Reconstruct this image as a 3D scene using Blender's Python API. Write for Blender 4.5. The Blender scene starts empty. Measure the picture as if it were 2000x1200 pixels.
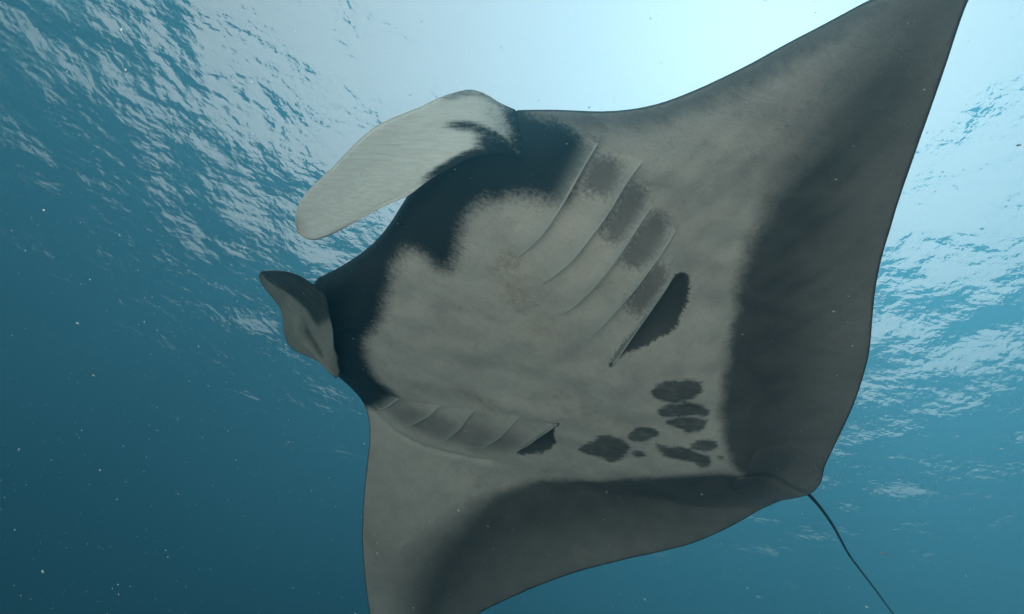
import bpy, math, random
import numpy as np
from mathutils import Vector, Matrix
from mathutils.geometry import delaunay_2d_cdt

DATA = {
  'outline': [[2.718,1.255],[2.626,1.31],[2.528,1.363],[2.43,1.412],[2.341,1.47],[2.276,1.525],[2.225,1.579],[2.164,1.66],[2.129,1.712],[2.069,1.806],[2.018,1.902],[1.963,1.993],[1.927,2.056],[1.895,2.113],[1.83,2.2],[1.77,2.28],[1.72,2.31],[1.68,2.29],[1.658,2.235],[1.62,2.178],[1.558,2.094],[1.484,1.988],[1.392,1.854],[1.263,1.669],[1.192,1.577],[1.119,1.477],[0.994,1.333],[0.841,1.182],[0.721,1.064],[0.607,0.923],[0.488,0.763],[0.37,0.578],[0.27,0.414],[0.186,0.277],[0.127,0.207],[0.081,0.145],[0.054,0.066],[0.054,0.026],[0.079,-0.033],[0.136,-0.101],[0.153,-0.149],[0.194,-0.266],[0.233,-0.415],[0.294,-0.547],[0.388,-0.695],[0.509,-0.812],[0.634,-0.928],[0.746,-1.07],[0.91,-1.27],[1.064,-1.503],[1.192,-1.725],[1.276,-1.883],[1.339,-2.008],[1.38,-2.18],[1.42,-2.38],[1.46,-2.56],[1.52,-2.72],[1.62,-2.82],[1.76,-2.8],[1.9,-2.7],[2.027,-2.528],[2.197,-2.287],[2.345,-2.043],[2.449,-1.828],[2.523,-1.646],[2.588,-1.461],[2.654,-1.267],[2.719,-1.138],[2.782,-1.054],[2.871,-0.985],[3.005,-0.919],[3.104,-0.892],[3.286,-0.628],[3.357,-0.238],[3.25,-0.085],[3.141,0.114],[3.076,0.274],[3.04,0.408],[3.015,0.562],[3.001,0.648],[2.964,0.781],[2.923,0.92],[2.883,1.044],[2.828,1.144],[2.776,1.215]],
  'head_black': [[2.368,1.318],[2.366,1.185],[2.362,1.05],[2.382,1.017],[2.446,0.997],[2.511,0.976],[2.575,0.954],[2.643,0.882],[2.71,0.8],[2.716,0.718],[2.682,0.607],[2.67,0.49],[2.707,0.438],[2.77,0.459],[2.83,0.473],[2.9,0.434],[2.919,0.378],[2.92,0.263],[2.906,0.109],[2.89,-0.057],[2.903,-0.184],[2.942,-0.285],[2.892,-0.453],[2.833,-0.569],[2.757,-0.649],[2.671,-0.697],[2.605,-0.733],[2.626,-0.828],[2.676,-0.948],[2.85,-1.15],[3.0,-1.3],[3.8,-1.2],[4.0,0.0],[3.4,1.3],[2.95,1.5],[2.695,1.279],[2.619,1.308],[2.511,1.321],[2.448,1.313],[2.403,1.296]],
  'bandL': [[1.913,2.125],[1.848,2.049],[1.804,1.952],[1.77,1.838],[1.747,1.705],[1.722,1.556],[1.661,1.41],[1.602,1.272],[1.529,1.126],[1.45,1.002],[1.379,0.936],[1.342,0.841],[1.234,0.701],[1.091,0.463],[0.954,0.296],[0.782,0.144],[0.647,0.079]],
  'bandR': [[0.647,0.079],[0.748,0.022],[0.955,-0.199],[1.072,-0.358],[1.188,-0.535],[1.392,-0.714],[1.536,-0.875],[1.681,-1.048],[1.763,-1.197],[1.85,-1.418],[1.9,-1.64],[1.92,-1.846],[1.889,-2.07],[1.783,-2.352]],
  'spots': [[[1.234,0.489],[1.223,0.457],[1.234,0.415],[1.263,0.372],[1.306,0.336],[1.353,0.316],[1.396,0.314],[1.424,0.333],[1.433,0.367],[1.421,0.409],[1.391,0.452],[1.349,0.485],[1.303,0.505],[1.262,0.506]],[[1.322,0.236],[1.298,0.324],[1.186,0.39],[1.107,0.379],[1.087,0.346],[1.097,0.325],[1.21,0.269],[1.253,0.216]],[[1.24,0.174],[1.218,0.233],[1.064,0.325],[1.04,0.252],[1.079,0.177],[1.133,0.184]],[[1.326,-0.052],[1.32,0.035],[1.27,0.084],[1.203,0.094],[1.215,0.006],[1.276,-0.052]],[[1.484,-0.37],[1.437,-0.211],[1.447,-0.154],[1.365,-0.085],[1.288,-0.086],[1.234,-0.206],[1.243,-0.31],[1.336,-0.329],[1.422,-0.36]],[[1.23,-0.162],[1.208,-0.114],[1.144,-0.101],[1.177,-0.159]],[[1.172,0.001],[1.116,0.007],[1.015,0.094],[0.93,0.095],[0.872,0.103],[0.835,0.038],[0.857,0.001],[0.912,0.026],[0.973,-0.015],[1.061,-0.048],[1.112,-0.032]],[[1.032,0.116],[0.99,0.189],[0.937,0.229],[0.89,0.197],[0.942,0.128]],[[0.814,0.16],[0.809,0.147],[0.815,0.135],[0.827,0.132],[0.839,0.138],[0.844,0.152],[0.838,0.164],[0.826,0.167]]],
  'pockets': [[[1.743,0.953],[1.73,0.987],[1.687,0.978],[1.621,0.884],[1.585,0.783],[1.57,0.692],[1.612,0.621],[1.656,0.532],[1.701,0.47],[1.702,0.378],[1.712,0.355],[1.732,0.436],[1.74,0.612],[1.748,0.772]],[[1.783,-0.702],[1.7,-0.199],[1.699,-0.286],[1.585,-0.454],[1.646,-0.593]]],
  'greys': [[[2.369,1.291],[2.205,1.308],[2.187,1.152],[2.282,1.107],[2.358,1.088]],[[2.193,1.279],[2.077,1.25],[2.046,1.156],[2.031,0.997],[2.15,0.95],[2.184,1.068]],[[2.014,1.206],[1.895,1.181],[1.869,0.939],[2.02,0.88],[2.049,1.095]],[[1.862,1.012],[1.753,0.966],[1.73,0.715],[1.855,0.685],[1.889,0.835]],[[2.674,-0.94],[2.576,-0.698],[2.328,-0.671],[1.724,-0.389],[1.78,-0.681],[2.081,-0.875],[2.419,-0.998]]],
  'slitsL': [[[2.369,1.323],[2.368,1.19],[2.364,1.055],[2.366,0.919],[2.387,0.783],[2.42,0.685]],[[2.176,1.358],[2.188,1.282],[2.183,1.183],[2.172,1.069],[2.185,0.943],[2.199,0.782],[2.256,0.615]],[[2.031,1.206],[2.033,1.09],[2.029,0.966],[2.034,0.825],[2.049,0.664],[2.088,0.519]],[[1.884,1.166],[1.87,1.023],[1.868,0.886],[1.876,0.73],[1.883,0.581],[1.906,0.446]],[[1.748,0.959],[1.742,0.845],[1.734,0.712],[1.726,0.591],[1.702,0.391]]],
  'slitsR': [[[2.679,-0.972],[2.637,-0.863],[2.589,-0.739]],[[2.443,-0.98],[2.391,-0.81],[2.341,-0.586]],[[2.189,-0.895],[2.159,-0.687],[2.154,-0.45]],[[1.967,-0.801],[1.919,-0.556],[1.9,-0.303]],[[1.773,-0.702],[1.73,-0.44],[1.696,-0.211]]],
  'crease': [[2.735,-1.042],[2.538,-1.115],[2.321,-1.095],[2.114,-1.015],[1.863,-0.874]],
  'cephL': [[[2.718,1.259,-0.01],[2.788,1.252,-0.02],[2.845,1.26,-0.03],[2.911,1.247,-0.03],[2.965,1.203,-0.04],[3.014,1.157,-0.045],[3.06,1.098,-0.05],[3.109,1.048,-0.06],[3.168,0.987,-0.07],[3.21,0.933,-0.075],[3.245,0.869,-0.08],[3.28,0.793,-0.09],[3.322,0.688,-0.1],[3.371,0.583,-0.11],[3.413,0.49,-0.12],[3.441,0.42,-0.13],[3.457,0.351,-0.135],[3.457,0.294,-0.14],[3.447,0.253,-0.145],[3.424,0.229,-0.15]],[[2.609,1.1,-0.13],[2.669,1.108,-0.14],[2.723,1.107,-0.15],[2.77,1.089,-0.16],[2.808,1.046,-0.165],[2.837,1.006,-0.17],[2.867,0.959,-0.18],[2.897,0.915,-0.185],[2.929,0.857,-0.19],[2.959,0.791,-0.2],[2.996,0.736,-0.2],[3.05,0.666,-0.2],[3.099,0.586,-0.2],[3.148,0.507,-0.2],[3.203,0.414,-0.19],[3.259,0.325,-0.18],[3.322,0.244,-0.17],[3.372,0.217,-0.16],[3.408,0.216,-0.152],[3.424,0.229,-0.15]]],
  'cephR': [[[2.983,-0.798,-0.14],[3.088,-0.765,-0.14],[3.187,-0.767,-0.135],[3.265,-0.775,-0.13],[3.328,-0.785,-0.125],[3.381,-0.74,-0.12],[3.409,-0.623,-0.13],[3.423,-0.507,-0.135],[3.443,-0.421,-0.14],[3.491,-0.351,-0.15],[3.535,-0.304,-0.155],[3.57,-0.252,-0.16],[3.582,-0.212,-0.16]],[[3.028,-0.531,-0.23],[3.057,-0.437,-0.235],[3.078,-0.343,-0.24],[3.097,-0.258,-0.24],[3.127,-0.165,-0.245],[3.144,-0.094,-0.255],[3.159,-0.015,-0.265],[3.18,0.038,-0.27],[3.232,0.049,-0.265],[3.287,0.053,-0.255],[3.359,0.036,-0.235],[3.447,-0.027,-0.21],[3.529,-0.115,-0.18],[3.575,-0.186,-0.165]]],
  'tail': [[0.102,0.035,-0.03],[0.037,0.017,-0.03],[-0.084,-0.031,-0.03],[-0.263,-0.117,-0.03],[-0.454,-0.226,-0.03],[-0.66,-0.35,-0.03],[-0.903,-0.464,-0.03],[-1.192,-0.6,-0.03],[-1.576,-0.788,-0.03],[-2.007,-1.002,-0.03]],
  'pelvicL': [[0.705,0.274],[0.607,0.324],[0.488,0.34],[0.356,0.309],[0.236,0.27],[0.172,0.24],[0.111,0.164],[0.089,0.054],[0.249,0.079],[0.449,0.131],[0.631,0.104]],
  'pelvicR': [[0.616,0.087],[0.436,0.117],[0.243,0.065],[0.089,0.041],[0.114,-0.024],[0.192,-0.09],[0.318,-0.104],[0.458,-0.1],[0.578,-0.072],[0.65,0.016]],
  'bit': [[0.932,0.965,-1.0],[0.913,0.966,-1.0],[0.894,0.967,-1.0]],
  'cam': [2.659,2.145],
  'T': [2.1854,2.6259,2.0],
  'ax': [-0.98049,-0.19657,0.0],
}

random.seed(7)
RNG = np.random.default_rng(7)
scene = bpy.context.scene

# ---------------------------------------------------------------- camera
SURFACE_Z = 10.0
BOUNCE_BED_Z = -3.0
cam_data = bpy.data.cameras.new('camera')
cam_data.lens = 18.0; cam_data.sensor_width = 36.0
cam_data.clip_start = 0.02; cam_data.clip_end = 2000.0
cam = bpy.data.objects.new('camera', cam_data)
scene.collection.objects.link(cam)
cam.matrix_world = Matrix(((0.9486833, -0.3162278, 0.0, 0), (-0.2294157, -0.6882472, -0.6882472, 0),
                           (0.2176429, 0.6529286, -0.7254763, 0), (0, 0, 0, 1)))
scene.camera = cam

# ---------------------------------------------------------------- sky, sun, exposure
SUN_DIR = Vector((0.282, 0.171, 0.944)).normalized()
elev = math.asin(SUN_DIR.z); azim = math.atan2(SUN_DIR.x, SUN_DIR.y)
world = bpy.data.worlds.new('World'); scene.world = world
world.use_nodes = True
wn = world.node_tree.nodes; wl = world.node_tree.links
sky = wn.new('ShaderNodeTexSky'); sky.sky_type = 'NISHITA'; sky.sun_disc = False
sky.sun_elevation = elev; sky.sun_rotation = azim
sky.dust_density = 1.5; sky.air_density = 1.0; sky.ozone_density = 1.0
bg = wn['Background']; bg.inputs['Strength'].default_value = 0.06
veil = wn.new('ShaderNodeMix'); veil.data_type = 'RGBA'      # thin high cloud over the blue
veil.inputs[0].default_value = 0.88; veil.inputs[7].default_value = (4.4, 3.75, 3.45, 1)
wl.new(sky.outputs[0], veil.inputs[6]); wl.new(veil.outputs[2], bg.inputs['Color'])
sun_l = bpy.data.lights.new('sun', 'SUN'); sun_l.energy = 4.1; sun_l.angle = math.radians(14)  # the broken surface spreads the sun over a wide disc
sun_l.color = (1.0, 0.93, 0.86)
sun = bpy.data.objects.new('sun', sun_l); scene.collection.objects.link(sun)
sun.rotation_euler = SUN_DIR.to_track_quat('Z', 'Y').to_euler()
vs = scene.view_settings
vs.view_transform = 'Standard'; vs.look = 'None'; vs.gamma = 1.0; vs.use_curve_mapping = False
vs.exposure = 2.86
scene.display_settings.display_device = 'sRGB'
cy = scene.cycles
cy.use_denoising = True
cy.max_bounces = 10; cy.diffuse_bounces = 3; cy.glossy_bounces = 4; cy.transparent_max_bounces = 12
cy.volume_bounces = 3; cy.sample_clamp_indirect = 3.0
cy.use_adaptive_sampling = False

# ---------------------------------------------------------------- helpers
def link(o, parent=None):
    scene.collection.objects.link(o)
    if parent: o.parent = parent
    return o
def tag(o, label=None, cat=None, group=None, kind=None):
    for k, v in (('label', label), ('category', cat), ('group', group), ('kind', kind)):
        if v: o[k] = v
    return o
def mesh_obj(name, verts, faces, mat, parent=None, smooth=True, attrs=None):
    me = bpy.data.meshes.new(name)
    me.from_pydata([tuple(v) for v in np.asarray(verts, float).tolist()], [], [tuple(f) for f in faces])
    me.update()
    if smooth: me.polygons.foreach_set('use_smooth', [True] * len(me.polygons))
    for k, a in (attrs or {}).items():
        at = me.attributes.new(k, 'FLOAT', 'POINT'); at.data.foreach_set('value', np.asarray(a, np.float32))
    if mat: me.materials.append(mat)
    return link(bpy.data.objects.new(name, me), parent)
class NT:
    def __init__(s, name):
        s.m = bpy.data.materials.new(name); s.m.use_nodes = True
        s.t = s.m.node_tree; s.t.nodes.clear(); s.out = s.n('OutputMaterial')
    def n(s, typ, **kw):
        nd = s.t.nodes.new('ShaderNode' + typ)
        for k, v in kw.items(): setattr(nd, k, v)
        return nd
    def l(s, a, b): s.t.links.new(a, b)
    def math(s, op, a, b=0.0, c=None, clamp=False):
        nd = s.n('Math', operation=op, use_clamp=clamp)
        for i, v in enumerate((a, b, c)):
            if v is None: continue
            if isinstance(v, (int, float)): nd.inputs[i].default_value = v
            else: s.l(v, nd.inputs[i])
        return nd.outputs[0]
    def step(s, v, lo, hi):
        nd = s.n('MapRange', interpolation_type='SMOOTHSTEP')
        s.l(v, nd.inputs[0]); nd.inputs[1].default_value = lo; nd.inputs[2].default_value = hi
        return nd.outputs[0]
    def attr(s, name):
        return s.n('Attribute', attribute_name=name).outputs['Fac']
    def noise(s, scale, detail=3.0, rough=0.55, vec=None, stretch=None):
        nd = s.n('TexNoise'); nd.inputs['Scale'].default_value = scale
        nd.inputs['Detail'].default_value = detail; nd.inputs['Roughness'].default_value = rough
        tc = vec or s.n('TexCoord').outputs['Object']
        if stretch:
            mp = s.n('Mapping'); mp.inputs['Scale'].default_value = stretch
            s.l(tc, mp.inputs[0]); tc = mp.outputs[0]
        s.l(tc, nd.inputs['Vector'])
        return nd.outputs['Fac']
    def mix(s, f, a, b):
        nd = s.n('Mix', data_type='RGBA')
        for i, v in ((0, f), (6, a), (7, b)):
            if isinstance(v, (int, float)): nd.inputs[i].default_value = v
            elif isinstance(v, tuple): nd.inputs[i].default_value = (*v, 1)
            else: s.l(v, nd.inputs[i])
        return nd.outputs[2]

# ---------------------------------------------------------------- water surface seen from below
def surface_material():
    t = NT('water_surface')
    geo = t.n('NewGeometry')
    n1 = t.noise(0.68, 3.0, 0.55, geo.outputs['Position'], (1.0, 1.35, 1.0))
    n2 = t.noise(2.6, 3.0, 0.6, geo.outputs['Position'], (1.0, 1.3, 1.0))
    h = t.math('ADD', t.math('MULTIPLY', n1, RIP1), t.math('MULTIPLY', n2, RIP2))
    b = t.n('Bump'); b.inputs['Strength'].default_value = 1.0; b.inputs['Distance'].default_value = 1.0
    t.l(h, b.inputs['Height'])
    fr = t.n('Fresnel'); fr.inputs['IOR'].default_value = 1.333; t.l(b.outputs[0], fr.inputs['Normal'])
    tr = t.n('BsdfTransparent'); gl = t.n('BsdfGlossy'); gl.inputs['Roughness'].default_value = 0.02
    gl.inputs['Color'].default_value = (1, 1, 1, 1)
    t.l(b.outputs[0], gl.inputs['Normal'])
    mx = t.n('MixShader'); t.l(fr.outputs[0], mx.inputs[0]); t.l(tr.outputs[0], mx.inputs[1]); t.l(gl.outputs[0], mx.inputs[2])
    t.l(mx.outputs[0], t.out.inputs['Surface'])
    return t.m
RIP1, RIP2 = 0.212, 0.055
x0, x1, y0, y1, sp = -40.0, 40.0, -14.0, 44.0, 0.18
nx, ny = int((x1 - x0) / sp) + 1, int((y1 - y0) / sp) + 1
X, Y = np.meshgrid(np.linspace(x0, x1, nx), np.linspace(y0, y1, ny))
Hs = np.zeros_like(X)
for i in range(46):
    lam = 0.85 * (5.0 ** RNG.random()); k = 2 * np.pi / lam
    th = math.radians(60) + RNG.normal() * 0.8
    Hs += 0.0043 * lam * np.sin(k * (X * math.cos(th) + Y * math.sin(th)) + RNG.random() * 6.28)
edge = np.minimum(np.minimum(X - x0, x1 - X), np.minimum(Y - y0, y1 - Y))
Hs *= np.clip(edge / 3.0, 0, 1)
V = np.c_[X.ravel(), Y.ravel(), (Hs + SURFACE_Z).ravel()]
ii = np.arange(nx * ny).reshape(ny, nx)
F = np.c_[ii[:-1, :-1].ravel(), ii[:-1, 1:].ravel(), ii[1:, 1:].ravel(), ii[1:, :-1].ravel()].tolist()
nb = len(V); B = 420.0
ring = [(-B, -B), (B, -B), (B, B), (-B, B)]
V = np.r_[V, [(a, b_, SURFACE_Z) for a, b_ in ring]]
c = [int(ii[0, 0]), int(ii[0, -1]), int(ii[-1, -1]), int(ii[-1, 0])]
bs, bn = ii[0, :].tolist(), ii[-1, :].tolist(); bw, be = ii[:, 0].tolist(), ii[:, -1].tolist()
F += [[nb, nb + 1] + bs[::-1], [nb + 2, nb + 3] + bn, [nb + 1, nb + 2] + be[::-1], [nb + 3, nb] + bw]
water = mesh_obj('water', V, F, surface_material())
tag(water, 'rippled sea surface seen from below with the bright patch of daylight', kind='structure')

# unseen sand slope, added below and behind the camera to bounce light onto the belly
def bounce_sand_material():
    t = NT('bounce_sand')
    n = t.noise(0.6, 6.0, 0.6); bs_ = t.n('BsdfPrincipled'); bs_.inputs['Roughness'].default_value = 0.95
    t.l(t.mix(n, (0.76, 0.73, 0.66), (0.84, 0.81, 0.74)), bs_.inputs['Base Color'])
    w = t.n('TexWave'); w.inputs['Scale'].default_value = 1.2; w.inputs['Distortion'].default_value = 6.0
    bp = t.n('Bump'); bp.inputs['Strength'].default_value = 0.4; bp.inputs['Distance'].default_value = 0.05
    t.l(w.outputs['Fac'], bp.inputs['Height']); t.l(bp.outputs[0], bs_.inputs['Normal'])
    t.l(bs_.outputs[0], t.out.inputs['Surface']); return t.m
G = 370.0; ng = 141
gl = np.linspace(-1, 1, ng); gl = G * np.sign(gl) * np.abs(gl) ** 3 * .94 + G * .06 * gl
gx, gy = np.meshgrid(gl, gl)
gz = BOUNCE_BED_Z - 9.0 * np.clip((gy + .6 * gx + 1.0) / 16.0, 0, 1) ** 1.2 + 6.3 * (1 - np.exp(-np.clip(-gy * .85 - gx * .5 - .8, 0, 99) / 2.8)) + 0.15 * np.sin(gx * 0.8 + 1) * np.cos(gy * 0.7)
gi = np.arange(ng * ng).reshape(ng, ng)
bounce_bed = mesh_obj('bounce_bed', np.c_[gx.ravel(), gy.ravel(), gz.ravel()],
                  np.c_[gi[:-1, :-1].ravel(), gi[:-1, 1:].ravel(), gi[1:, 1:].ravel(), gi[1:, :-1].ravel()].tolist(), bounce_sand_material())
tag(bounce_bed, 'unseen pale sand slope added to bounce light onto the belly', kind='structure')

# the water itself: one even volume
VOL_SCATTER = (0.0041, 0.0153, 0.0222); VOL_ABS = (0.146, 0.120, 0.112); VOL_G = 0.50
def haze_material():
    t = NT('sea_water_volume')
    s = t.n('VolumeScatter'); a = t.n('VolumeAbsorption')
    m = max(VOL_SCATTER); s.inputs['Color'].default_value = (*[v / m for v in VOL_SCATTER], 1)
    s.inputs['Density'].default_value = m; s.inputs['Anisotropy'].default_value = VOL_G
    ma = max(VOL_ABS)  # absorption density * (1 - colour)
    a.inputs['Color'].default_value = (*[1 - v / ma for v in VOL_ABS], 1); a.inputs['Density'].default_value = ma
    ad = t.n('AddShader'); t.l(s.outputs[0], ad.inputs[0]); t.l(a.outputs[0], ad.inputs[1])
    t.l(ad.outputs[0], t.out.inputs['Volume']); return t.m
hx, hz0, hz1 = 380.0, BOUNCE_BED_Z - 11.0, SURFACE_Z - 0.45
hv = [(sx * hx, sy * hx, z) for z in (hz0, hz1) for sx, sy in ((-1, -1), (1, -1), (1, 1), (-1, 1))]
hf = [(3, 2, 1, 0), (4, 5, 6, 7), (0, 1, 5, 4), (1, 2, 6, 5), (2, 3, 7, 6), (3, 0, 4, 7)]
haze = mesh_obj('haze', hv, hf, haze_material(), smooth=False)
tag(haze, 'blue green sea water filling the scene', kind='stuff')

# ---------------------------------------------------------------- the manta, in its own metric frame (u forward, v to its left)
U0 = 1.5
T0 = np.array(DATA['T'][:2]); AX = np.array(DATA['ax'][:2]); LT = np.array([-AX[1], AX[0]])
H0 = 2.0
root = bpy.data.objects.new('manta_ray', None); link(root)
o2 = T0 + AX * U0
root.location = (o2[0], o2[1], H0); root.rotation_euler = (0, 0, math.atan2(AX[1], AX[0]))
tag(root, 'huge manta ray gliding overhead with pale spotted belly and long thin tail', 'manta ray')

def droop(u, v):
    v0 = .2 + .75 * np.clip((u - .6) / 2.0, 0, 1); k = .22; x = (-v - v0) / k
    return .5 * k * np.logaddexp(0, x)
def seg_dist(P, poly, closed=True):
    P = np.asarray(P, float); A = np.asarray(poly, float)
    Bq = np.roll(A, -1, 0) if closed else A[1:]
    if not closed: A = A[:-1]
    d = np.full(len(P), 1e9)
    for a, b_ in zip(A, Bq):
        ab = b_ - a; L2 = (ab @ ab) or 1e-12
        t = np.clip(((P - a) @ ab) / L2, 0, 1)
        q = P - (a + t[:, None] * ab); d = np.minimum(d, np.hypot(q[:, 0], q[:, 1]))
    return d
def inside(P, poly):
    x, y = P[:, 0], P[:, 1]; r = np.zeros(len(P), bool); n = len(poly)
    for i in range(n):
        xa, ya = poly[i]; xb, yb = poly[(i + 1) % n]
        if ya == yb: continue
        c_ = ((ya > y) != (yb > y)) & (x < (xb - xa) * (y - ya) / (yb - ya) + xa)
        r ^= c_
    return r
def sdf(P, poly):
    d = seg_dist(P, poly); return np.where(inside(P, poly), d, -d)
def chaikin(p, n=2, closed=True):
    p = np.asarray(p, float)
    for _ in range(n):
        q = np.roll(p, -1, 0) if closed else p[1:]
        a = p if closed else p[:-1]
        r = np.empty((2 * len(a), p.shape[1])); r[0::2] = .75 * a + .25 * q; r[1::2] = .25 * a + .75 * q
        if not closed: r = np.r_[p[:1], r, p[-1:]]
        p = r
    return p
def resample(p, step=None, n=None, closed=False):
    p = np.asarray(p, float)
    if closed: p = np.r_[p, p[:1]]
    s = np.r_[0, np.cumsum(np.linalg.norm(np.diff(p, axis=0), axis=1))]
    if n is None: n = max(2, int(s[-1] / step)) + (0 if closed else 1)
    t = np.linspace(0, s[-1], n, endpoint=not closed)
    return np.stack([np.interp(t, s, p[:, i]) for i in range(p.shape[1])], 1)

OUT = resample(chaikin(DATA['outline'], 2), step=0.016, closed=True)
OUTC = resample(OUT, step=0.04, closed=True)      # coarser copy for distance queries
def sm(x, a, b_):
    t = np.clip((x - a) / (b_ - a), 0, 1); return t * t * (3 - 2 * t)
_WU = np.linspace(-1, 4, 400)
_WV = np.interp(_WU, [0, .15, .6, 1.2, 1.7, 2.1, 2.6, 3.2], [.10, .20, .42, .72, .98, 1.18, 1.22, 1.1])
_k = np.hanning(61); _WV = np.convolve(np.pad(_WV, 30, 'edge'), _k / _k.sum(), 'valid')
def body_profile(u, v):
    w = np.interp(u, _WU, _WV)
    r = np.abs(v) / w
    return np.clip(1 - r ** 2.4, 0, 1) ** 1.35
def ventral_off(P, de):
    """how far the underside hangs below the disc's mid-plane"""
    u, v = P[:, 0], P[:, 1]
    bulge = .135 * body_profile(u, v) * sm(u, -.1, .9)
    wing = .034 * (1 - np.exp(-de / .22)) + .006 * np.sqrt(np.clip(de / .03, 0, 1))
    blunt = np.sqrt(np.clip(1 - (1 - np.clip(de / .16, 0, 1)) ** 2, 0, 1))
    o = wing + bulge * blunt
    # shallow furrow along the midline of the throat and fin-ray relief out on the wings
    o -= .012 * np.exp(-(v / .10) ** 2) * sm(u, .9, 1.6) * (1 - sm(u, 2.2, 2.7))
    for pk in DATA['pockets']:
        sd = sdf(P, pk); o -= .05 * sm(sd, -.01, .05)
    cr = seg_dist(P, CREASE, False); o -= .014 * np.exp(-(cr / .022) ** 2)
    for k_ in range(9):   # slack folds and muscle relief under the skin
        a_ = 0.9 * k_ + .3; f_ = 9 + 3.1 * k_
        o += (.0042 / (1 + .25 * k_)) * np.sin(f_ * (u * math.cos(a_) + v * math.sin(a_)) + 2.1 * k_ + 1.3 * np.sin(3 * v + k_)) * sm(de, .03, .3)
    rel = np.abs(v) - 0.75
    o += .0012 * np.sin((u * 1.0 + v * .12) * 62 + np.sin(v * 5) * .8) * sm(rel, 0, .5) * sm(de, .02, .2)
    return o
CREASE = chaikin(DATA['crease'], 2, False)
def dorsal_off(P, de):
    u, v = P[:, 0], P[:, 1]
    b_ = .20 * body_profile(u, v) * sm(u, -.2, 1.2)
    return .03 * (1 - np.exp(-de / .2)) + b_ * np.sqrt(np.clip(1 - (1 - np.clip(de / .25, 0, 1)) ** 2, 0, 1))
def pigment(P, de):
    """signed distances (m) and weights of the belly markings, dark pockets and painted outer-wing shade, for the skin material"""
    P = np.asarray(P, float)[:, :2]
    u, v = P[:, 0], P[:, 1]
    head = sdf(P, chaikin(DATA['head_black'], 1))
    front = OUT_LEAD; lead = seg_dist(P, front, False)
    spots = np.max([sdf(P, chaikin(s, 2)) for s in DATA['spots']], axis=0)
    pocket = np.max([sdf(P, chaikin(s, 1)) for s in DATA['pockets']], axis=0)
    grey = np.max([sdf(P, chaikin(s, 1)) for s in DATA['greys'][:4]], axis=0); greyr = sdf(P, chaikin(DATA['greys'][4], 2))
    bl, br = chaikin(DATA['bandL'], 2, False), chaikin(DATA['bandR'], 2, False)
    poly = np.r_[bl, br, [(1.3, -3.5), (-.6, -3.2), (-.6, 0), (-.6, 2.6), (2.6, 3.2)]]
    band = sdf(P, poly)
    din = np.minimum(seg_dist(P, bl, False), seg_dist(P, br, False))
    rel = np.where(band > 0, din / (din + de + 1e-6), 0)
    rel = np.maximum(rel, 1.0 * (1 - sm(u, .05, .75)) * (1 - sm(np.abs(v), .15, .6)))
    tip = np.maximum(sm(v, 1.2, 2.2), .9 * sm(-v, .9, 1.9))
    stain = sum(a_ * np.exp(-(((u - u_) / su) ** 2 + ((v - v_) / sv) ** 2)) for u_, v_, su, sv, a_ in
                ((2.44, .64, .07, .10, .9), (2.30, .50, .08, .12, .7), (2.12, .38, .08, .10, .5), (2.16, -.36, .22, .06, .6), (1.70, -.06, .18, .14, .45), (2.52, -.62, .09, .07, .5), (2.44, 1.36, .05, .04, 1.0), (1.30, -.05, .2, .08, .4)))
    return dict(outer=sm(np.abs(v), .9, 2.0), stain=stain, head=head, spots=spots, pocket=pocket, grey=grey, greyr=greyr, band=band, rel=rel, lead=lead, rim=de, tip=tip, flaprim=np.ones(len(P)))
LEADN = len(DATA['outline'])
_o = np.array(DATA['outline'])
OUT_LEAD = _o[:14]

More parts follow.
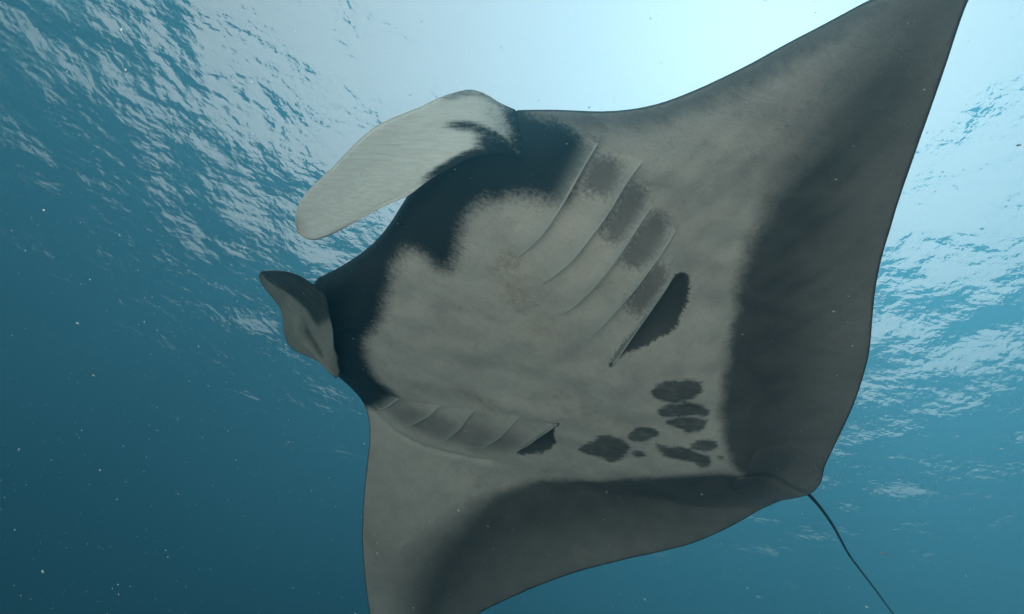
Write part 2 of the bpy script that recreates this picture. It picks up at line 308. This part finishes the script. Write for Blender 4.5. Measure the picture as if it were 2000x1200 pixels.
def skin_material():
    t = NT('manta_belly_skin')
    fine = t.noise(60.0, 4.0, 0.7)
    mid = t.noise(9.0, 4.0, 0.6)
    streak = t.noise(26.0, 4.0, 0.7, None, (.45, 1.0, 1.0))
    speck = t.noise(150.0, 2.0, 0.6)
    j = t.math('SUBTRACT', fine, .5); jm = t.math('SUBTRACT', mid, .5); js = t.math('SUBTRACT', streak, .5)
    mps = t.n('Mapping', vector_type='TEXTURE'); mps.inputs['Rotation'].default_value = (0, 0, math.radians(148)); mps.inputs['Scale'].default_value = (3.2, 1.0, 1.0)
    t.l(t.n('TexCoord').outputs['Object'], mps.inputs[0]); blotch = t.noise(42.0, 4.0, .65, mps.outputs[0]); jb = t.math('SUBTRACT', blotch, .5)
    def mask(attr, w, a1, a2, off=0.0):
        v = t.math('ADD', t.attr(attr), t.math('ADD', t.math('MULTIPLY', j, a1), t.math('MULTIPLY', jm, a2)))
        return t.step(t.math('ADD', v, off), -w, w)
    hair = t.noise(120.0, 4.0, .75, None, (.22, 1.0, 1.0)); jh = t.math('SUBTRACT', hair, .5)
    hv_ = t.math('ADD', t.attr('head'), t.math('ADD', t.math('MULTIPLY', jh, .075), t.math('ADD', t.math('MULTIPLY', jm, .08), t.math('MULTIPLY', j, .09))))
    head = t.step(hv_, -.065, .055)
    spv = t.math('ADD', t.attr('spots'), t.math('ADD', t.math('MULTIPLY', jb, .050), t.math('ADD', t.math('MULTIPLY', jm, .055), t.math('MULTIPLY', j, .030))))
    spots = t.math('MULTIPLY', t.step(spv, -.020, .010), t.math('MULTIPLY_ADD', t.step(blotch, .35, .62), .12, .86))
    pocket = mask('pocket', .009, .055, .05, .006)
    grey = t.math('MULTIPLY', mask('grey', .035, .13, .06, -.010), .62)
    grey = t.math('MAXIMUM', grey, t.math('MULTIPLY', t.step(t.math('ADD', t.attr('greyr'), t.math('MULTIPLY', jm, .2)), -.07, .09), .46))
    # wing band: sharp near the body, wide further out, paler again near the trailing edge
    bv = t.math('ADD', t.attr('band'), t.math('MULTIPLY', jm, .09))
    bv = t.math('ADD', bv, t.math('MULTIPLY', j, .05))
    soft = t.math('MULTIPLY_ADD', t.attr('tip'), .22, .045)
    bnd = t.math('DIVIDE', bv, soft)
    bnd = t.step(bnd, -1.0, 1.0)
    fade = t.math('SUBTRACT', 1.0, t.math('MULTIPLY', t.step(t.attr('rel'), .25, 1.0), .38))
    fade = t.math('MULTIPLY', fade, .84)
    band = t.math('MULTIPLY', bnd, fade)
    lead = t.math('MULTIPLY', t.math('SUBTRACT', 1.0, t.step(t.math('ADD', t.attr('lead'), t.math('MULTIPLY', js, .10)), .02, .13)), .62)
    def mx(a, b_): return t.math('MAXIMUM', a, b_)
    wingshade = t.math('MULTIPLY', t.attr('outer'), .30)  # shade towards the wing ends, painted into the skin colour
    dark = mx(mx(mx(head, t.math('MULTIPLY', spots, .84)), mx(t.math('MULTIPLY', pocket, .88), grey)), mx(band, lead))
    big = t.noise(2.2, 3.0, .6)
    base = t.mix(t.step(big, .3, .7), (.67, .505, .445), (.81, .63, .56))
    grain = t.noise(220.0, 2.0, .7); blot = t.noise(24.0, 5.0, .75)
    base = t.mix(t.math('MULTIPLY', t.step(blot, .50, .72), .32), base, (.36, .27, .235))
    base = t.mix(t.math('MULTIPLY', t.step(blot, .50, .30), .25), base, (.78, .66, .60))
    ln = t.math('ABSOLUTE', t.math('SUBTRACT', t.noise(9.0, 2.0, .5, None, (1.0, 2.2, 1.0)), .5))
    scr = t.math('MULTIPLY', t.math('SUBTRACT', 1.0, t.step(ln, .0, .010)), t.step(t.noise(3.3, 3.0, .7), .52, .64))
    base = t.mix(t.math('MULTIPLY', scr, .6), base, (.24, .19, .17))
    base = t.mix(t.math('MULTIPLY', t.attr('stain'), t.math('MULTIPLY', t.step(blot, .30, .62), .75)), base, (.42, .25, .17))
    base = t.mix(t.math('MULTIPLY', t.step(grain, .45, .7), .30), base, (.32, .25, .22))
    base = t.mix(t.math('MULTIPLY', t.step(mid, .35, .65), .35), base, (.88, .66, .58))
    base = t.mix(t.math('MULTIPLY', t.step(t.noise(2.6, 3.0, .6), .55, .72), .35), base, (.50, .33, .25))
    base = t.mix(t.math('MULTIPLY', t.step(speck, .62, .72), .30), base, (.20, .17, .15))
    base = t.mix(t.math('MULTIPLY', t.step(streak, .60, .78), .18), base, (.26, .23, .21))
    base = t.mix(wingshade, base, (.16, .15, .14))
    col = t.mix(dark, base, (.020, .023, .027))
    col = t.mix(t.math('MULTIPLY', t.step(speck, .66, .74), .08), col, (.30, .30, .30))
    # pale rim of each gill cover, dark line round the disc's very edge
    col = t.mix(t.math('MULTIPLY', t.math('SUBTRACT', 1.0, t.step(t.attr('flaprim'), .003, .013)), .70), col, (.92, .82, .75))
    col = t.mix(t.math('MULTIPLY', t.math('SUBTRACT', 1.0, t.step(t.attr('flaprim'), .0, .09)), .40), col, (.74, .63, .57))
    col = t.mix(t.math('MULTIPLY', t.math('SUBTRACT', 1.0, t.step(t.attr('rim'), .003, .010)), .65), col, (.012, .013, .015))
    bs_ = t.n('BsdfPrincipled'); t.l(col, bs_.inputs['Base Color']); bs_.inputs['Roughness'].default_value = .42
    bs_.inputs['Specular IOR Level'].default_value = .3
    bp = t.n('Bump'); bp.inputs['Strength'].default_value = .6; bp.inputs['Distance'].default_value = .004
    t.l(t.math('ADD', t.math('ADD', fine, t.math('MULTIPLY', blot, 2.2)), t.math('MULTIPLY', streak, 1.2)), bp.inputs['Height']); t.l(bp.outputs[0], bs_.inputs['Normal'])
    t.l(bs_.outputs[0], t.out.inputs['Surface'])
    return t.m
def dark_material(name, c0, c1):
    t = NT(name); n = t.noise(14.0, 5.0, .6)
    bs_ = t.n('BsdfPrincipled'); t.l(t.mix(n, c0, c1), bs_.inputs['Base Color']); bs_.inputs['Roughness'].default_value = .6
    bp = t.n('Bump'); bp.inputs['Strength'].default_value = .3; bp.inputs['Distance'].default_value = .004
    t.l(t.noise(90.0), bp.inputs['Height']); t.l(bp.outputs[0], bs_.inputs['Normal'])
    t.l(bs_.outputs[0], t.out.inputs['Surface']); return t.m
SKIN = skin_material()
BACK = dark_material('manta_back_skin', (.015, .017, .02), (.03, .033, .036))
DARK = BACK

def triangulate(outline, spacing):
    lo, hi = outline.min(0), outline.max(0)
    ys = np.arange(lo[1], hi[1], spacing * .866)
    pts = []
    for i, y in enumerate(ys):
        xs = np.arange(lo[0] + (i % 2) * spacing / 2, hi[0], spacing); pts.append(np.c_[xs, np.full(len(xs), y)])
    P = np.concatenate(pts)
    P = P[inside(P, outline)]
    P = P[seg_dist(P, OUTC if outline is OUT else outline) > spacing * .6]
    allp = np.r_[outline, P]; n = len(outline)
    r = delaunay_2d_cdt([Vector(p) for p in allp], [(i, (i + 1) % n) for i in range(n)], [], 1, 1e-6)
    return np.array([tuple(v) for v in r[0]]), [list(f) for f in r[2]], n
def to_local(P, z): return np.c_[P[:, 0] - U0, P[:, 1], z]

# body: underside sheet and back sheet share the outline
Pv, Fv, n_out = triangulate(OUT, 0.016)
Pd, Fd, _ = triangulate(OUT, 0.05)
dev, ded = seg_dist(Pv, OUTC), seg_dist(Pd, OUTC)
dev[:n_out] = 0; ded[:n_out] = 0
zv = -droop(Pv[:, 0], Pv[:, 1]) - ventral_off(Pv, dev)
zd = -droop(Pd[:, 0], Pd[:, 1]) + dorsal_off(Pd, ded)
zv[:n_out] = -droop(Pv[:n_out, 0], Pv[:n_out, 1]) - .002
zd[:n_out] = zv[:n_out]
def orient(P, F, up):
    o = []
    for f in F:
        a, b_, c_ = P[f[0]], P[f[1]], P[f[2]]
        s_ = (b_[0] - a[0]) * (c_[1] - a[1]) - (b_[1] - a[1]) * (c_[0] - a[0])
        o.append(f if (s_ > 0) == up else f[::-1])
    return o
Fv = orient(Pv, Fv, False); Fd = orient(Pd, Fd, True)
nv = len(Pv); mp = {i: i for i in range(n_out)}
mp.update({i: nv + i - n_out for i in range(n_out, len(Pd))})
VV = np.r_[to_local(Pv, zv), to_local(Pd, zd)[n_out:]]
FF = Fv + [[mp[i] for i in f] for f in Fd]
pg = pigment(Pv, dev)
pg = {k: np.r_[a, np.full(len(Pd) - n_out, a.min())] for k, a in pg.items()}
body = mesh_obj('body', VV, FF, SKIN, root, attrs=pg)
body.data.materials.append(BACK)
mi = np.zeros(len(FF), np.int32); mi[len(Fv):] = 1
body.data.polygons.foreach_set('material_index', mi)

# a sheet lying just under the belly skin (gill covers, pelvic fins)
def vz(P, lift):
    de = seg_dist(P, OUTC); de = np.where(inside(P, OUT), de, 0)
    return -droop(P[:, 0], P[:, 1]) - ventral_off(P, de) - lift, de
def flap(front, rear, lift, name='gill_cover'):
    n, TS = 34, (0, .06, .2, .38, .56, .74, .88, .945, .975, 1.0); m = len(TS)
    a, b_ = resample(chaikin(front, 2, False), n=n), resample(chaikin(rear, 2, False), n=n)
    rows = []; L_ = []; R_ = []
    for j_ in range(m):
        t_ = TS[j_]; rows.append(a * (1 - t_) + b_ * t_)
        e = np.sin(np.linspace(0, np.pi, n)) ** .7
        L_.append(lift * e * float(sm(t_, .05, .86)) + .0015 - .006 * (1 - e) - .006 * (t_ < .01)); R_.append(np.full(n, 1 - t_))
    rows.append(b_ - np.array([.001, 0])); L_.append(-.012 + 0 * L_[-1]); R_.append(np.zeros(n))  # rolled-in free edge
    P = np.concatenate(rows); lf = np.concatenate(L_)
    z, de = vz(P, lf)
    # in a pocket the cover bridges over the hollow
    for pk in DATA['pockets']: z -= .05 * sm(sdf(P, pk), -.01, .05) * (np.concatenate(R_) < 2)
    pgm = pigment(P, de + .05)
    w = np.linalg.norm(a - b_, axis=1).mean()
    pgm['flaprim'] = np.concatenate(R_) * w
    I = np.arange((m + 1) * n).reshape(m + 1, n)
    F_ = np.c_[I[:-1, :-1].ravel(), I[:-1, 1:].ravel(), I[1:, 1:].ravel(), I[1:, :-1].ravel()].tolist()
    o = mesh_obj(name, to_local(P, z), F_, SKIN, root, attrs=pgm)
    return o
for side in ('slitsL', 'slitsR'):
    S = [np.array(s) for s in DATA[side]]
    if side == 'slitsR': S = [s[::1] for s in S]
    prev = S[0] + np.array([.12, 0])
    for s in S:
        fr = prev.copy()
        flap(resample(fr, n=8) if prev is not S[0] else fr, resample(s, n=8), .026 if side == 'slitsL' else .016)
        prev = s
def thin_patch(name, poly, lift):
    O_ = resample(chaikin(poly, 2), step=.012, closed=True)
    P, F_, n = triangulate(O_, .016)
    d = seg_dist(P, O_); d[:n] = 0
    z, de = vz(P, lift * sm(d, 0, .022) + .003)
    pgm = pigment(P, de + .05); pgm['rim'] = d + .0075
    return mesh_obj(name, to_local(P, z), orient(P, F_, False), SKIN, root, attrs=pgm)
thin_patch('pelvic_fin', DATA['pelvicL'], .012)
thin_patch('pelvic_fin', DATA['pelvicR'], .012)

# cephalic fins: ruled between two traced edges, thick, with a rolled section
def fin_material(name, ang, c0, c1):
    t = NT(name)
    mp = t.n('Mapping', vector_type='TEXTURE'); mp.inputs['Rotation'].default_value = (0, 0, math.radians(ang)); mp.inputs['Scale'].default_value = (13.0, 1.0, 1.0)
    t.l(t.n('TexCoord').outputs['Object'], mp.inputs[0])
    st = t.noise(80.0, 5.0, .72, mp.outputs[0]); fine = t.noise(70.0, 3.0, .6); mid = t.noise(5.0, 3.0, .6)
    base = t.mix(t.step(st, .32, .68), c0, c1)
    base = t.mix(t.math('MULTIPLY', t.step(fine, .55, .75), .22), base, tuple(v * .7 for v in c0))
    v = t.math('ADD', t.attr('dk'), t.math('ADD', t.math('MULTIPLY', t.math('SUBTRACT', st, .5), 1.15), t.math('MULTIPLY', t.math('SUBTRACT', fine, .5), .3)))
    dk = t.step(v, .08, .98)
    col = t.mix(dk, base, (.022, .023, .026))
    col = t.mix(t.math('MULTIPLY', t.step(t.attr('pk'), 0, 1), .5), col, (.50, .33, .28))
    bs_ = t.n('BsdfPrincipled'); t.l(col, bs_.inputs['Base Color']); bs_.inputs['Roughness'].default_value = .5
    bs_.inputs['Specular IOR Level'].default_value = .2
    bp = t.n('Bump'); bp.inputs['Strength'].default_value = .45; bp.inputs['Distance'].default_value = .004
    t.l(t.math('ADD', st, fine), bp.inputs['Height']); t.l(bp.outputs[0], bs_.inputs['Normal'])
    t.l(bs_.outputs[0], t.out.inputs['Surface']); return t.m
def fin(name, A, Bq, n, m, belly, thick, dk, pk, mat, extra=None, sink=.07):
    a = resample(chaikin(A, 2, False), n=n); b_ = resample(chaikin(Bq, 2, False), n=n)
    S_, Tt = np.meshgrid(np.linspace(0, 1, n), np.linspace(0, 1, m), indexing='ij')
    G_ = a[:, None, :] * (1 - Tt[..., None]) + b_[:, None, :] * Tt[..., None]
    G_[..., 2] += belly(S_, Tt) + sink * (1 - sm(S_, 0, .13)) * Tt
    if extra is not None: G_ = extra(G_, S_, Tt)
    # normals
    du = np.gradient(G_, axis=0); dv = np.gradient(G_, axis=1); N = np.cross(du, dv)
    N /= np.linalg.norm(N, axis=2, keepdims=True) + 1e-9
    if N[..., 2].mean() > 0: N = -N
    prof = np.sqrt(np.clip(1 - (2 * Tt - 1) ** 2, 0, 1)) * (.35 + .65 * np.sqrt(np.clip((1 - S_) * 6, 0, 1)))
    lo = G_ + N * (thick * .5 * prof)[..., None]; hi = G_ - N * (thick * .5 * prof)[..., None]
    Vt = np.r_[lo.reshape(-1, 3), hi.reshape(-1, 3)]; Vt[:, 0] -= U0
    I = np.arange(n * m).reshape(n, m); q = lambda J: np.c_[J[:-1, :-1].ravel(), J[:-1, 1:].ravel(), J[1:, 1:].ravel(), J[1:, :-1].ravel()].tolist()
    F_ = q(I) + [f[::-1] for f in q(I + n * m)]
    k_ = n * m
    rim = list(I[:, 0]) + list(I[-1, 1:]) + list(I[::-1, -1][1:]) + list(I[0, ::-1][1:-1])
    for i in range(len(rim)):
        r0, r1 = int(rim[i]), int(rim[(i + 1) % len(rim)]); F_.append([r0, r1, r1 + k_, r0 + k_])
    import bmesh
    d0 = dk(S_, Tt).ravel(); p0 = pk(S_, Tt).ravel()
    o = mesh_obj(name, Vt, F_, mat, root, attrs=dict(dk=np.r_[d0, np.full(k_, 1.6)], pk=np.r_[p0, 0 * p0]))
    bm_ = bmesh.new(); bm_.from_mesh(o.data); bmesh.ops.recalc_face_normals(bm_, faces=bm_.faces); bm_.to_mesh(o.data); bm_.free()
    return o
A, Bq = DATA['cephL']
long_fin = fin('cephalic_fin', A, Bq, 90, 26,
    lambda s, t: .03 * np.sin(np.pi * t) * (1 - s * .4) + .018 * np.sin(s * 9) * (1 - t),
    .035,
    lambda s, t: np.maximum.reduce([1.05 * np.exp(-((t - (.42 + (.24 - s) * 2.0)) / .10) ** 2) * (1 - sm(s, .17, .30)),
                                    1.15 * sm(t - (.42 + (.24 - s) * 2.0), -.10, .10) * (1 - sm(s, .09, .19)),
                                    1.15 * sm(t, .84, .96) * (1 - sm(s, .26, .42)), .45 * (1 - sm(s, .04, .26)),
                                    .72 * (1 - sm(s, .18, .30)) * (1 - sm(t, .02, .26)), 1.1 * (1 - sm(s, .0, .11))]) - .12,
    lambda s, t: sm(s, .86, 1.0), fin_material('cephalic_fin_skin', 148.0, (.84, .72, .67), (.97, .87, .83)))
long_fin['label'] = 'long pale paddle shaped head fin with dark streaked root'
A, Bq = DATA['cephR']
curl_fin = fin('cephalic_fin', A, Bq, 80, 40,
    lambda s, t: .07 * np.sin(np.pi * t) * (1 - s * .5) * sm(s, .02, .40) - .05 * np.exp(-((t - .30) / .09) ** 2) * (1 - sm(s, .35, .6)),
    .03,
    lambda s, t: np.maximum.reduce([.92 * sm(t - (.60 - .62 * np.clip(s - .38, 0, 1)), -.07, .07) * sm(s, .26, .40) + 0 * t, .8 * (1 - sm(s, .35, .55)) * sm(s, .10, .22) * np.exp(-((t - .33 - .2 * s) / .05) ** 2),  # includes a dark streak painted in as shade along the fin's crease
                                    .50 * sm(s, .60, .78) + 0 * t, .6 * (1 - sm(s, .0, .08)) + 0 * t, .5 * (1 - sm(t, .0, .08))]) - .14,
    lambda s, t: .0 * s, fin_material('curled_fin_skin', 20.0, (.30, .26, .22), (.42, .36, .31)), sink=.02)

curl_fin['label'] = 'short curled head fin with dark upper face'
# tail: thin tapered whip; small dorsal fin on the hidden back
def tube(name, pts, r0, r1, mat, parent, seg=10):
    p = resample(chaikin(pts, 2, False), n=90); vs_, fs_ = [], []
    for i in range(len(p)):
        tn = Vector(p[min(i + 1, len(p) - 1)] - p[max(i - 1, 0)]).normalized()
        s1 = tn.cross(Vector((0, 0, 1))).normalized(); s2 = tn.cross(s1)
        r = r0 + (r1 - r0) * (i / (len(p) - 1)) ** .6
        for k_ in range(seg):
            a_ = 2 * math.pi * k_ / seg
            vs_.append(Vector(p[i]) + (s1 * math.cos(a_) + s2 * math.sin(a_)) * r)
    for i in range(len(p) - 1):
        for k_ in range(seg):
            q_ = (k_ + 1) % seg; fs_.append((i * seg + k_, i * seg + q_, (i + 1) * seg + q_, (i + 1) * seg + k_))
    fs_.append(tuple(range(seg))[::-1]); fs_.append(tuple((len(p) - 1) * seg + k_ for k_ in range(seg)))
    return mesh_obj(name, vs_, fs_, mat, parent)
TAILM = dark_material('tail_skin', (.02, .028, .036), (.035, .045, .055))
tp = np.array(DATA['tail']); tp[:, 0] -= U0
tube('tail', tp, .0115, .005, TAILM, root)
dv_ = []; prof = [(.42, .0), (.36, .05), (.24, .14), (.16, .17), (.12, .15), (.12, .0)]
for sy in (-1, 1):
    for u_, h_ in prof: dv_.append((u_ - U0, sy * .012 * (1 - h_ / .2), h_ + .02))
nP = len(prof)
mesh_obj('dorsal_fin', dv_, [tuple(range(nP)), tuple(range(2 * nP - 1, nP - 1, -1))] + [(i, i + nP, (i + 1) % nP + nP, (i + 1) % nP) for i in range(nP)], BACK, root, smooth=False)

# ---------------------------------------------------------------- drifting things
def plain(name, c, rough=.8, tr=0.0):
    t = NT(name); n = t.noise(40.0); bs_ = t.n('BsdfPrincipled')
    t.l(t.mix(n, c, tuple(v * .7 for v in c)), bs_.inputs['Base Color']); bs_.inputs['Roughness'].default_value = rough
    t.l(bs_.outputs[0], t.out.inputs['Surface']); return t.m
# plankton flecks drifting between the camera and the manta
fv, ff, fm = [], [], []
def fleck(c, size, d, fl):
    d = Vector(d).normalized(); s1 = d.orthogonal().normalized(); s2 = d.cross(s1); b0 = len(fv)
    for a, r in ((-1, 0), (-.35, 1), (.4, .8), (1, 0)):
        if r == 0: fv.append(tuple(Vector(c) + d * (a * size)))
        else:
            for k_ in range(4):
                an = k_ * math.pi / 2 + .4
                fv.append(tuple(Vector(c) + d * (a * size) + (s1 * math.cos(an) + s2 * math.sin(an)) * (r * size * fl)))
    for k_ in range(4):
        q_ = (k_ + 1) % 4
        ff.append((b0, b0 + 1 + q_, b0 + 1 + k_)); ff.append((b0 + 1 + k_, b0 + 1 + q_, b0 + 5 + q_, b0 + 5 + k_)); ff.append((b0 + 5 + k_, b0 + 5 + q_, b0 + 9))
cm = cam.matrix_world.to_3x3()
fwd = cm @ Vector((0, 0, -1))
cnt = 0
while cnt < 1500:
    c_ = Vector((random.uniform(-2.4, 2.4), random.uniform(-.6, 3.4), random.uniform(-.2, 2.4)))
    if c_.length < .45: continue
    if c_.normalized().dot(fwd) < .5: continue
    if cnt % 15 == 0: big_ = 1.9
    else: big_ = 1.0
    fleck(c_, random.choice((.0009, .0012, .0014, .0018, .0026)) * big_ * (.5 + .45 * c_.length), (random.gauss(.8, .35), random.gauss(-.1, .4), random.gauss(-.45, .35)), random.uniform(.25, .6)); cnt += 1
for _ in range(5000):
    c_ = Vector((random.uniform(-2.6, 2.6), random.uniform(-.6, 3.4), random.uniform(-.2, 2.6)))
    if c_.length < .6 or c_.normalized().dot(fwd) < .5: continue
    fleck(c_, random.uniform(.0007, .0013) * (.35 + .4 * c_.length), (random.gauss(.8, .35), random.gauss(-.1, .4), random.gauss(-.45, .35)), random.uniform(.35, .7))
snow = mesh_obj('plankton', fv, ff, plain('plankton', (.66, .68, .66)), smooth=False)
tag(snow, 'pale plankton flecks drifting in the water in front of the manta', kind='stuff')
# the orange brown scrap near the tail
bt = np.array(DATA['bit']); pw = [tuple(np.r_[T0 + AX * q_[0] + LT * q_[1], H0 + q_[2]]) for q_ in bt]
pa, pb, pc = [Vector(q_) for q_ in pw]
pb = pb + Vector((0, 0, .0015)); wv, wf = [], []
side_ = (pc - pa).normalized().cross(Vector((.2, .9, .3)).normalized()).normalized(); nn = 9
for i in range(nn):
    s_ = i / (nn - 1); cpt = pa * (1 - s_) ** 2 + pb * 2 * s_ * (1 - s_) + pc * s_ ** 2
    w_ = .0019 * (math.sin(math.pi * min(.97, s_ * .9 + .06)) ** .6); up_ = (pc - pa).normalized().cross(side_)
    for k_ in range(6):
        a_ = k_ * math.pi / 3; wv.append(tuple(cpt + side_ * (w_ * math.cos(a_)) + up_ * (w_ * .4 * math.sin(a_))))
for i in range(nn - 1):
    for k_ in range(6):
        q_ = (k_ + 1) % 6; wf.append((i * 6 + k_, i * 6 + q_, (i + 1) * 6 + q_, (i + 1) * 6 + k_))
wf.append(tuple(range(6))[::-1]); wf.append(tuple((nn - 1) * 6 + k_ for k_ in range(6)))
scrap = mesh_obj('seaweed_scrap', wv, wf, plain('seaweed_scrap', (.55, .28, .16)))
tag(scrap, 'tiny orange brown scrap of weed drifting beyond the tail', 'seaweed')
